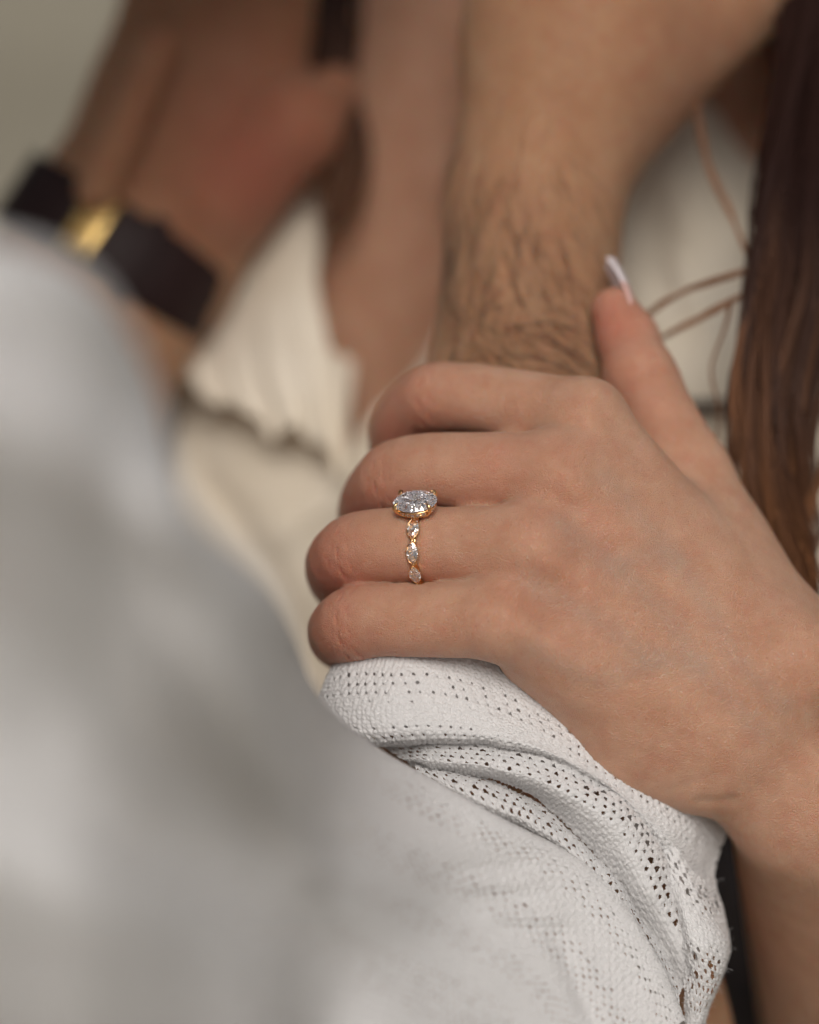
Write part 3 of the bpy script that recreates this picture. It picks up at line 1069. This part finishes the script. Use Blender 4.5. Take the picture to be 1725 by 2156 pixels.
# ------------------------------------------------------------------ his white knit shirt
shirt = empty('knit_shirt', (0, 0, 0))
shirt.parent = man
shirt.location = Vector(W(V(900, 1900, 0))[0]) - man.location
tv_, tq_, tn_ = isosurface(lambda P: f_torso(P, 7.0) - 2.5 * np.sin(P[:, 1] * 0.07 + P[:, 0] * 0.03), (-480, -350, -330), (60, 200, 330), 5.0)
make('shirt_body', W(tv_), tq_, M_WHITE, shirt)
knit('rolled_cuff', [
    [(770, 1320, 30), (735, 1340, 14), (840, 1330, 5), (1000, 1370, 5), (1180, 1460, 7), (1330, 1560, 10), (1460, 1650, 15), (1545, 1720, 32)],
    [(722, 1420, 34), (688, 1430, 12), (800, 1420, 0), (980, 1430, 0), (1160, 1520, 2), (1310, 1620, 5), (1440, 1710, 11), (1518, 1790, 30)],
    [(700, 1500, 34), (664, 1500, 12), (780, 1500, -3), (960, 1500, -4), (1130, 1560, -3), (1290, 1660, 0), (1420, 1760, 7), (1503, 1850, 26)],
    [(720, 1560, 30), (690, 1560, 10), (800, 1556, -2), (950, 1552, -5), (1110, 1572, -5), (1262, 1640, -2), (1385, 1760, 3), (1480, 1900, 18)],
    [(740, 1580, 34), (730, 1585, 18), (820, 1572, 10), (950, 1570, 6), (1100, 1590, 4), (1250, 1660, 5), (1365, 1780, 10), (1455, 1930, 22)]],
    shirt, step=0.24, hole=0.105, seed=50, bandp=2.4, bandw=13.0)
S, N, du, dv = surf([
    [(790, 1330, 33), (760, 1345, 18), (850, 1335, 9), (1000, 1380, 9), (1180, 1470, 11), (1330, 1570, 14), (1450, 1660, 20), (1530, 1730, 36)],
    [(740, 1430, 37), (706, 1440, 16), (810, 1430, 4), (980, 1440, 4), (1160, 1530, 6), (1300, 1630, 9), (1430, 1720, 15), (1505, 1800, 34)],
    [(720, 1500, 37), (690, 1500, 16), (790, 1500, 2), (960, 1500, 1), (1130, 1570, 2), (1280, 1670, 5), (1405, 1770, 12), (1490, 1860, 30)],
    [(740, 1545, 36), (720, 1545, 20), (810, 1542, 6), (950, 1545, 3), (1100, 1572, 3), (1250, 1645, 5), (1370, 1760, 9), (1465, 1900, 24)]], 0.8, wob=1.0, wobs=9, seed=50)
sheet_mesh('cuff_lining', S, M_WHITE, shirt)
knit('sleeve_fold', [
    [(790, 1560, 14), (900, 1555, 6), (1060, 1565, 2), (1220, 1610, 1), (1340, 1690, 4), (1410, 1800, 8), (1465, 1930, 14)],
    [(830, 1588, 8), (920, 1580, 0), (1060, 1592, -4), (1200, 1640, -5), (1320, 1720, -3), (1400, 1830, 1), (1475, 1990, 8)],
    [(850, 1600, 4), (930, 1605, -4), (1050, 1620, -7), (1170, 1665, -7), (1280, 1745, -5), (1360, 1860, -3), (1460, 2040, 4)],
    [(862, 1612, 8), (940, 1625, 2), (1045, 1645, 0), (1140, 1690, 2), (1235, 1780, 2), (1320, 1890, 3), (1440, 2080, 8)]],
    shirt, step=0.24, hole=0.165, seed=60, big=0.05, bandw=22.0)
knit('sleeve_fold', [
    [(870, 1600, 10), (950, 1620, 4), (1060, 1650, 2), (1150, 1700, 3), (1240, 1785, 3), (1325, 1890, 4), (1445, 2070, 8)],
    [(875, 1618, 2), (960, 1640, -5), (1060, 1675, -6), (1150, 1725, -5), (1245, 1805, -4), (1320, 1895, -3), (1435, 2090, 2)],
    [(880, 1640, 0), (970, 1675, -8), (1070, 1715, -9), (1150, 1760, -8), (1240, 1835, -7), (1310, 1915, -6), (1430, 2120, -1)],
    [(880, 1680, 4), (975, 1710, 2), (1070, 1750, 1), (1145, 1790, 1), (1225, 1855, 2), (1290, 1940, 2), (1405, 2150, 6)]],
    shirt, step=0.24, hole=0.165, seed=70, big=0.05, bandw=22.0)
knit('lace_edge', [
    [(1375, 1730, 9), (1430, 1790, 6), (1475, 1850, 10), (1500, 1840, 24)],
    [(1390, 1800, 4), (1440, 1850, 2), (1494, 1900, 6), (1514, 1900, 22)],
    [(1410, 1880, 2), (1450, 1930, -2), (1514, 1970, 3), (1532, 1985, 20)],
    [(1430, 1960, 2), (1460, 2000, -2), (1508, 2030, 2), (1526, 2040, 18)],
    [(1440, 2040, 4), (1465, 2080, 1), (1492, 2095, 4), (1508, 2095, 18)],
    [(1440, 2160, 6), (1455, 2170, 4), (1470, 2170, 6), (1480, 2180, 18)]],
    shirt, step=0.24, hole=0.24, seed=80, big=0.06, wob=1.6, bandw=26.0, bandp=1.0)
knit('sleeve', [
    [(-1150, 700, -60), (-400, 620, -50), (60, 640, -50), (230, 780, -36), (330, 1000, -36), (470, 1330, -16), (620, 1420, -5), (690, 1560, 10), (860, 1640, 12), (1130, 1790, 10), (1290, 1920, 8), (1400, 2090, 8), (1440, 2250, 8)],
    [(-1150, 600, -100), (-400, 480, -150), (60, 515, -150), (230, 620, -140), (330, 830, -125), (400, 1060, -128), (590, 1240, -104), (645, 1430, -76), (770, 1570, -36), (1002, 1693, -12), (1237, 1827, -8), (1370, 2000, -8), (1440, 2150, -8)],
    [(-1150, 780, -112), (-400, 700, -168), (0, 760, -168), (150, 900, -160), (260, 1100, -145), (350, 1300, -140), (500, 1480, -122), (600, 1600, -98), (720, 1720, -62), (920, 1820, -32), (1130, 1940, -24), (1280, 2100, -20), (1350, 2250, -20)],
    [(-1150, 1480, -104), (-400, 1480, -142), (-100, 1530, -140), (80, 1580, -133), (200, 1650, -124), (330, 1720, -112), (450, 1795, -98), (580, 1880, -82), (720, 1960, -65), (880, 2040, -52), (1030, 2120, -42), (1130, 2220, -36), (1200, 2330, -34)],
    [(-1150, 2060, -98), (-400, 2060, -130), (-100, 2080, -128), (50, 2100, -124), (180, 2120, -122), (300, 2150, -114), (420, 2200, -103), (540, 2250, -91), (660, 2300, -69), (800, 2350, -62), (920, 2400, -55), (1020, 2450, -48), (1100, 2500, -44)],
    [(-1150, 3000, -40), (-400, 3000, -50), (-100, 3000, -50), (50, 3000, -50), (180, 3000, -50), (300, 3000, -50), (420, 3000, -48), (540, 3000, -46), (660, 3000, -44), (800, 3000, -44), (920, 3000, -50), (1020, 3000, -42), (1100, 3000, -40)]],
    shirt, step=0.42, hole=0.115, bandw=24.0, seed=90, wob=0.0, soft=3.0, near=0.55,
    ridges=[([(-100, 840), (200, 960), (390, 1090)], 14, 90),
            ([(-200, 1700), (250, 1850), (500, 1900), (750, 1860), (950, 1770), (1100, 1680)], 10, 125),
            ([(500, 1250), (620, 1285)], 11, 50), ([(420, 1340), (560, 1580), (660, 1820)], 5, 42), ([(-20, 1180), (110, 1500)], -6, 50), ([(330, 1200), (520, 1560)], -4, 38), ([(60, 720), (250, 860)], -9, 80),
            ([(230, 1330), (400, 1640)], -4, 75), ([(60, 1130), (180, 1420), (300, 1680)], 5, 65),
            ([(957, 1822), (1100, 1818)], -1.0, 13), ([(1002, 1897), (1125, 1893)], -0.8, 13),
            ([(1046, 1958), (1237, 1965)], -1.0, 14), ([(980, 1855), (1120, 1852)], 1.8, 12), ([(1030, 1925), (1170, 1922)], 1.8, 12),
            ([(1180, 1990), (1250, 2156)], -2.2, 20)])

r_ = np.random.default_rng(11)
vs, qs, off = [], [], 0
for name in ('rolled_cuff', 'sleeve_fold', 'sleeve_fold.001', 'lace_edge'):
    me = bpy.data.objects[name].data
    co_ = np.zeros(len(me.vertices) * 3)
    no_ = np.zeros(len(me.vertices) * 3)
    me.vertices.foreach_get('co', co_)
    me.vertices.foreach_get('normal', no_)
    base = wloc(bpy.data.objects[name])
    co_, no_ = co_.reshape(-1, 3) + base, no_.reshape(-1, 3)
    for i in r_.choice(len(co_), 420):
        n_ = no_[i] if no_[i] @ (CAMn - co_[i]) > 0 else -no_[i]
        dr = unit(r_.normal(0, 1, 3) + n_ * 0.7)
        bend = r_.normal(0, 0.5, 3)
        t = np.linspace(0, 1, 5)[:, None]
        L_ = r_.uniform(0.0005, 0.0014)
        v, q = tube(co_[i] + dr * L_ * t + bend * L_ * t ** 2, np.full(5, 0.000028), 3)
        vs.append(v)
        qs.append(q + off)
        off += len(v)
o = make('yarn_fuzz', np.concatenate(vs), np.concatenate(qs), M_WHITE, shirt)
o['kind'] = 'stuff'

# ------------------------------------------------------------------ leather bracelet on his other wrist
bc = V(248, 524, 186)
bracelet = empty('leather_bracelet', W(bc)[0], 'dark leather wristband with a gold clasp', 'bracelet')


def band_pts(a0, a1, n, r_in, r_out, half, sk=0.0):
    vs, fs = [], []
    an = np.linspace(a0, a1, n)
    for a in an:
        e = hside * math.cos(a) + (-ZV) * math.sin(a) * 0.76
        for rr, hh in ((r_in, -half), (r_in, half), (r_out - 0.6, half), (r_out, half - 0.9), (r_out, -half + 0.9), (r_out - 0.6, -half)):
            vs.append(bc + e * rr + hdir * hh)
    for i in range(n - 1):
        for j in range(6):
            k = i * 6
            fs.append((k + j, k + (j + 1) % 6, k + 6 + (j + 1) % 6, k + 6 + j))
    fs.append(tuple(range(6))[::-1])
    fs.append(tuple((n - 1) * 6 + j for j in range(6)))
    return np.array(vs), fs


vs, fs = band_pts(0, 2 * math.pi, 72, 32.4, 35.0, 11.4)
make('strap', W(vs), fs, M_LEATHER, bracelet)
# angle of the clasp: the side that faces the top left of the ring
vs, fs = band_pts(math.radians(93), math.radians(108), 10, 35.3, 37.6, 11.0)
make('clasp', W(vs), fs, M_BRASS, bracelet)
vs, fs = band_pts(math.radians(70), math.radians(78), 6, 35.3, 36.6, 13.4)
make('keeper', W(vs), fs, M_LEATHER, bracelet)

# ------------------------------------------------------------------ the ring
J, r = FP['ring']
fax = unit(VA(FING['ring'][0])[2] - J[0])
rc0 = V(872, 1147, 0)
t = (rc0 - J[0])[0] / (J[2] - J[0])[0]
rc = J[1] + (VA(FING['ring'][0])[2] - J[1]) * 0.27
toward = -ZV - fax * (-ZV @ fax)
toward = unit(toward)
upv = unit(np.cross(toward, fax))
if upv[1] < 0:
    upv = -upv
BR = 8.95                         # band centre radius, mm
ring = empty('diamond_ring', W(rc)[0], 'gold ring with an oval diamond and marquise stones on the ring finger', 'ring')


def rdir(deg):
    a = math.radians(deg)
    return toward * math.cos(a) + upv * math.sin(a)


def rtan(deg):
    a = math.radians(deg)
    return -toward * math.sin(a) + upv * math.cos(a)


HEAD = 53.0
HEADB = 57.0
STONES = [HEADB - 34 - 32 * k for k in range(4)] + [HEADB + 34 + 32 * k for k in range(3)]
# band, necked between the stones
vs, fs = [], []
NA = 240
for i in range(NA):
    deg = 360.0 * i / NA
    near = min(abs((deg - s + 180) % 360 - 180) for s in STONES)
    lobe = max(0.0, 1 - (near / 13.5) ** 2)
    hw = 0.72 + 0.15 * lobe
    ro, ri = BR + 0.30 - 0.75 * lobe, BR - 0.75
    e = rdir(deg)
    for a_, rr in ((-hw, ro - 0.2), (-hw * 0.72, ro), (hw * 0.72, ro), (hw, ro - 0.2), (hw * 0.75, ri), (-hw * 0.75, ri)):
        vs.append(rc + e * rr + fax * a_)
for i in range(NA):
    for j in range(6):
        k, k2 = i * 6, ((i + 1) % NA) * 6
        fs.append((k + j, k + (j + 1) % 6, k2 + (j + 1) % 6, k2 + j))
make('band', W(np.array(vs)), fs, M_GOLD, ring)


def setting(c, tn, e):
    """open boat-shaped wall that carries one marquise"""
    th = np.linspace(0, 2 * np.pi, 49)
    x, y = np.cos(th), np.sin(th)
    y = np.sign(y) * np.abs(y) ** 1.45
    prof = [(0.80, 0.55, -1.25), (1.03, 1.02, -0.10), (1.04, 1.04, 0.06), (1.0, 0.98, 0.10), (0.97, 0.93, 0.04), (0.78, 0.52, -1.2)]
    rows = [c + np.outer(x * 2.45 * a, tn) + np.outer(y * 1.43 * b2, fax) + e * z for a, b2, z in prof]
    vs = np.concatenate(rows)
    fs = [(r0 * 49 + j, r0 * 49 + j + 1, (r0 + 1) * 49 + j + 1, (r0 + 1) * 49 + j) for r0 in range(len(prof) - 1) for j in range(48)]
    return vs, fs


def gem(c, ex, ey, ez, lx, ly, crown, pav, marquise=False, n=16, table=0.58):
    """faceted stone: table, crown, girdle, pavilion"""
    def out(th, k):
        if marquise:
            x, y = math.cos(th), math.sin(th)
            y = math.copysign(abs(y) ** 1.45, y)
        else:
            x, y = math.cos(th), math.sin(th)
        return x * lx * k, y * ly * k
    vs, fs = [], []
    def add(th, k, z):
        x, y = out(th, k)
        vs.append(c + ex * x + ey * y + ez * z)
        return len(vs) - 1
    st = 2 * math.pi / n
    T = [add((2 * i) * st, table, crown) for i in range(n // 2)]
    U = [add((2 * i + 1) * st, 0.80, crown * 0.62) for i in range(n // 2)]
    Gt = [add(i * st, 1.0, 0.06) for i in range(n)]
    Gb = [add(i * st, 1.0, -0.06) for i in range(n)]
    Pm = [add((2 * i + 1) * st, 0.55, -pav * 0.455) for i in range(n // 2)]
    vs.append(c - ez * pav)
    cu = len(vs) - 1
    h_ = n // 2
    fs.append(tuple(T))
    for i in range(h_):
        j = (i + 1) % h_
        fs.append((T[i], U[i], T[j]))
        fs.append((T[i], U[i - 1], Gt[2 * i], U[i]))
        fs.append((U[i], Gt[2 * i], Gt[2 * i + 1]))
        fs.append((U[i], Gt[2 * i + 1], Gt[(2 * i + 2) % n]))
        fs.append((Gb[2 * i], Pm[i], Gb[2 * i + 1]))
        fs.append((Gb[2 * i + 1], Pm[i], Gb[(2 * i + 2) % n]))
        fs.append((Gb[2 * i], Pm[i - 1], cu, Pm[i]))
    for i in range(n):
        j = (i + 1) % n
        fs.append((Gt[i], Gb[i], Gb[j], Gt[j]))
    return np.array(vs), fs


def addgem(name, *a, **k):
    import bmesh
    v, f_ = gem(*a, **k)
    o = make(name, W(v), f_, M_GEM, ring, smooth=False)
    o.data.materials.append(M_GEMBACK)
    bm = bmesh.new()
    bm.from_mesh(o.data)
    bmesh.ops.recalc_face_normals(bm, faces=bm.faces)
    c0, up_ = W(a[0])[0] - wloc(ring), unit(W(a[0] + a[3])[0] - W(a[0])[0])
    for f0 in bm.faces:                                   # facets below the girdle throw the light back
        if name != 'pave_diamond' and np.array(f0.calc_center_median() - Vector(c0)) @ up_ < -0.0001:
            f0.material_index = 1
    bm.to_mesh(o.data)
    bm.free()
    return o


hd, ht_ = rdir(HEAD), rtan(HEAD)
OX, OY = 5.0, 4.0
HC = rc + hd * (BR + 3.35)
addgem('oval_diamond', HC, fax, ht_, hd, OX, OY, 1.25, 3.15, n=32)
for s in STONES:
    e, tn = rdir(s), rtan(s)
    gc = rc + e * (BR + 0.85)
    addgem('marquise_diamond', gc, tn, fax, e, 2.4, 1.36, 0.42, 1.1, marquise=True, n=16)
    vs, fs = setting(gc, tn, e)
    make('setting', W(vs), fs, M_GOLD, ring)
    for sg in (-1, 1):
        a, b_ = rc + e * (BR + 0.5) + tn * 2.25 * sg + fax * 0.3, rc + e * (BR + 1.2) + tn * 2.0 * sg + fax * 0.15
        vs, q = tube(np.array([a, (a + b_) / 2, b_]), [0.22, 0.22, 0.12], 6)
        make('tip_claw', W(vs), q, M_GOLD, ring)


def ball(c, r0, ex, ey, ez, n=10):
    vs, fs = [], []
    for i in range(n + 1):
        for j in range(n):
            a, b_ = math.pi * i / n, 2 * math.pi * j / n
            vs.append(c + r0 * (ex * math.sin(a) * math.cos(b_) + ey * math.sin(a) * math.sin(b_) + ez * math.cos(a)))
    for i in range(n):
        for j in range(n):
            fs.append((i * n + j, i * n + (j + 1) % n, (i + 1) * n + (j + 1) % n, (i + 1) * n + j))
    return np.array(vs), fs


for s in [x - 16 for x in STONES[:4]] + [STONES[4] + 16, STONES[5] + 16]:
    e, tn = rdir(s), rtan(s)
    vs, fs = ball(rc + e * (BR + 0.62), 0.52, fax, tn, e)
    make('bead', W(vs), fs, M_GOLD, ring)

# basket under the oval: rail, pave stones, bridge, four claws


def rail(k, z, rad):
    th = np.linspace(0, 2 * np.pi, 61)
    p = HC + np.outer(np.cos(th) * OX * k, fax) + np.outer(np.sin(th) * OY * k, ht_) + hd * z
    return tube(p, rad, 8)


vs, q = rail(0.80, -1.75, 0.38)
basket = make('basket', W(vs), q, M_GOLD, ring)
vs, q = rail(0.91, -0.72, 0.24)
make('girdle_rail', W(vs), q, M_GOLD, basket)
for k in range(22):
    th = 2 * math.pi * (k + 0.5) / 22
    rad_ = unit(fax * math.cos(th) * OY + ht_ * math.sin(th) * OX)
    c = HC + fax * math.cos(th) * OX * 0.88 + ht_ * math.sin(th) * OY * 0.88 - hd * 1.22 + rad_ * 0.12
    tg = np.cross(hd, rad_)
    addgem('pave_diamond', c, tg, hd, rad_, 0.46, 0.46, 0.16, 0.3, n=8)
for th in (0.72, math.pi - 0.72, math.pi + 0.72, -0.72):
    o_ = fax * math.cos(th) * OX + ht_ * math.sin(th) * OY
    p = [HC + o_ * 0.42 - hd * 3.3, HC + o_ * 0.80 - hd * 1.9, HC + o_ * 1.02 - hd * 0.6, HC + o_ * 1.07 + hd * 0.25, HC + o_ * 1.0 + hd * 0.85, HC + o_ * 0.86 + hd * 1.12]
    vs, q = tube(crm(np.array(p), 20), np.concatenate([np.full(12, 0.50), np.linspace(0.50, 0.16, 8)]), 8)
    make('claw', W(vs), q, M_GOLD, ring)
for sg in (-1, 1):
    p = [rc + rdir(HEAD + sg * 22) * (BR + 0.1), rc + rdir(HEAD + sg * 14) * (BR + 0.9), HC - hd * 2.0 + ht_ * 1.6 * sg]
    vs, q = tube(crm(np.array(p), 10), np.linspace(0.65, 0.5, 10), 8)
    make('shoulder', W(vs), q, M_GOLD, ring)
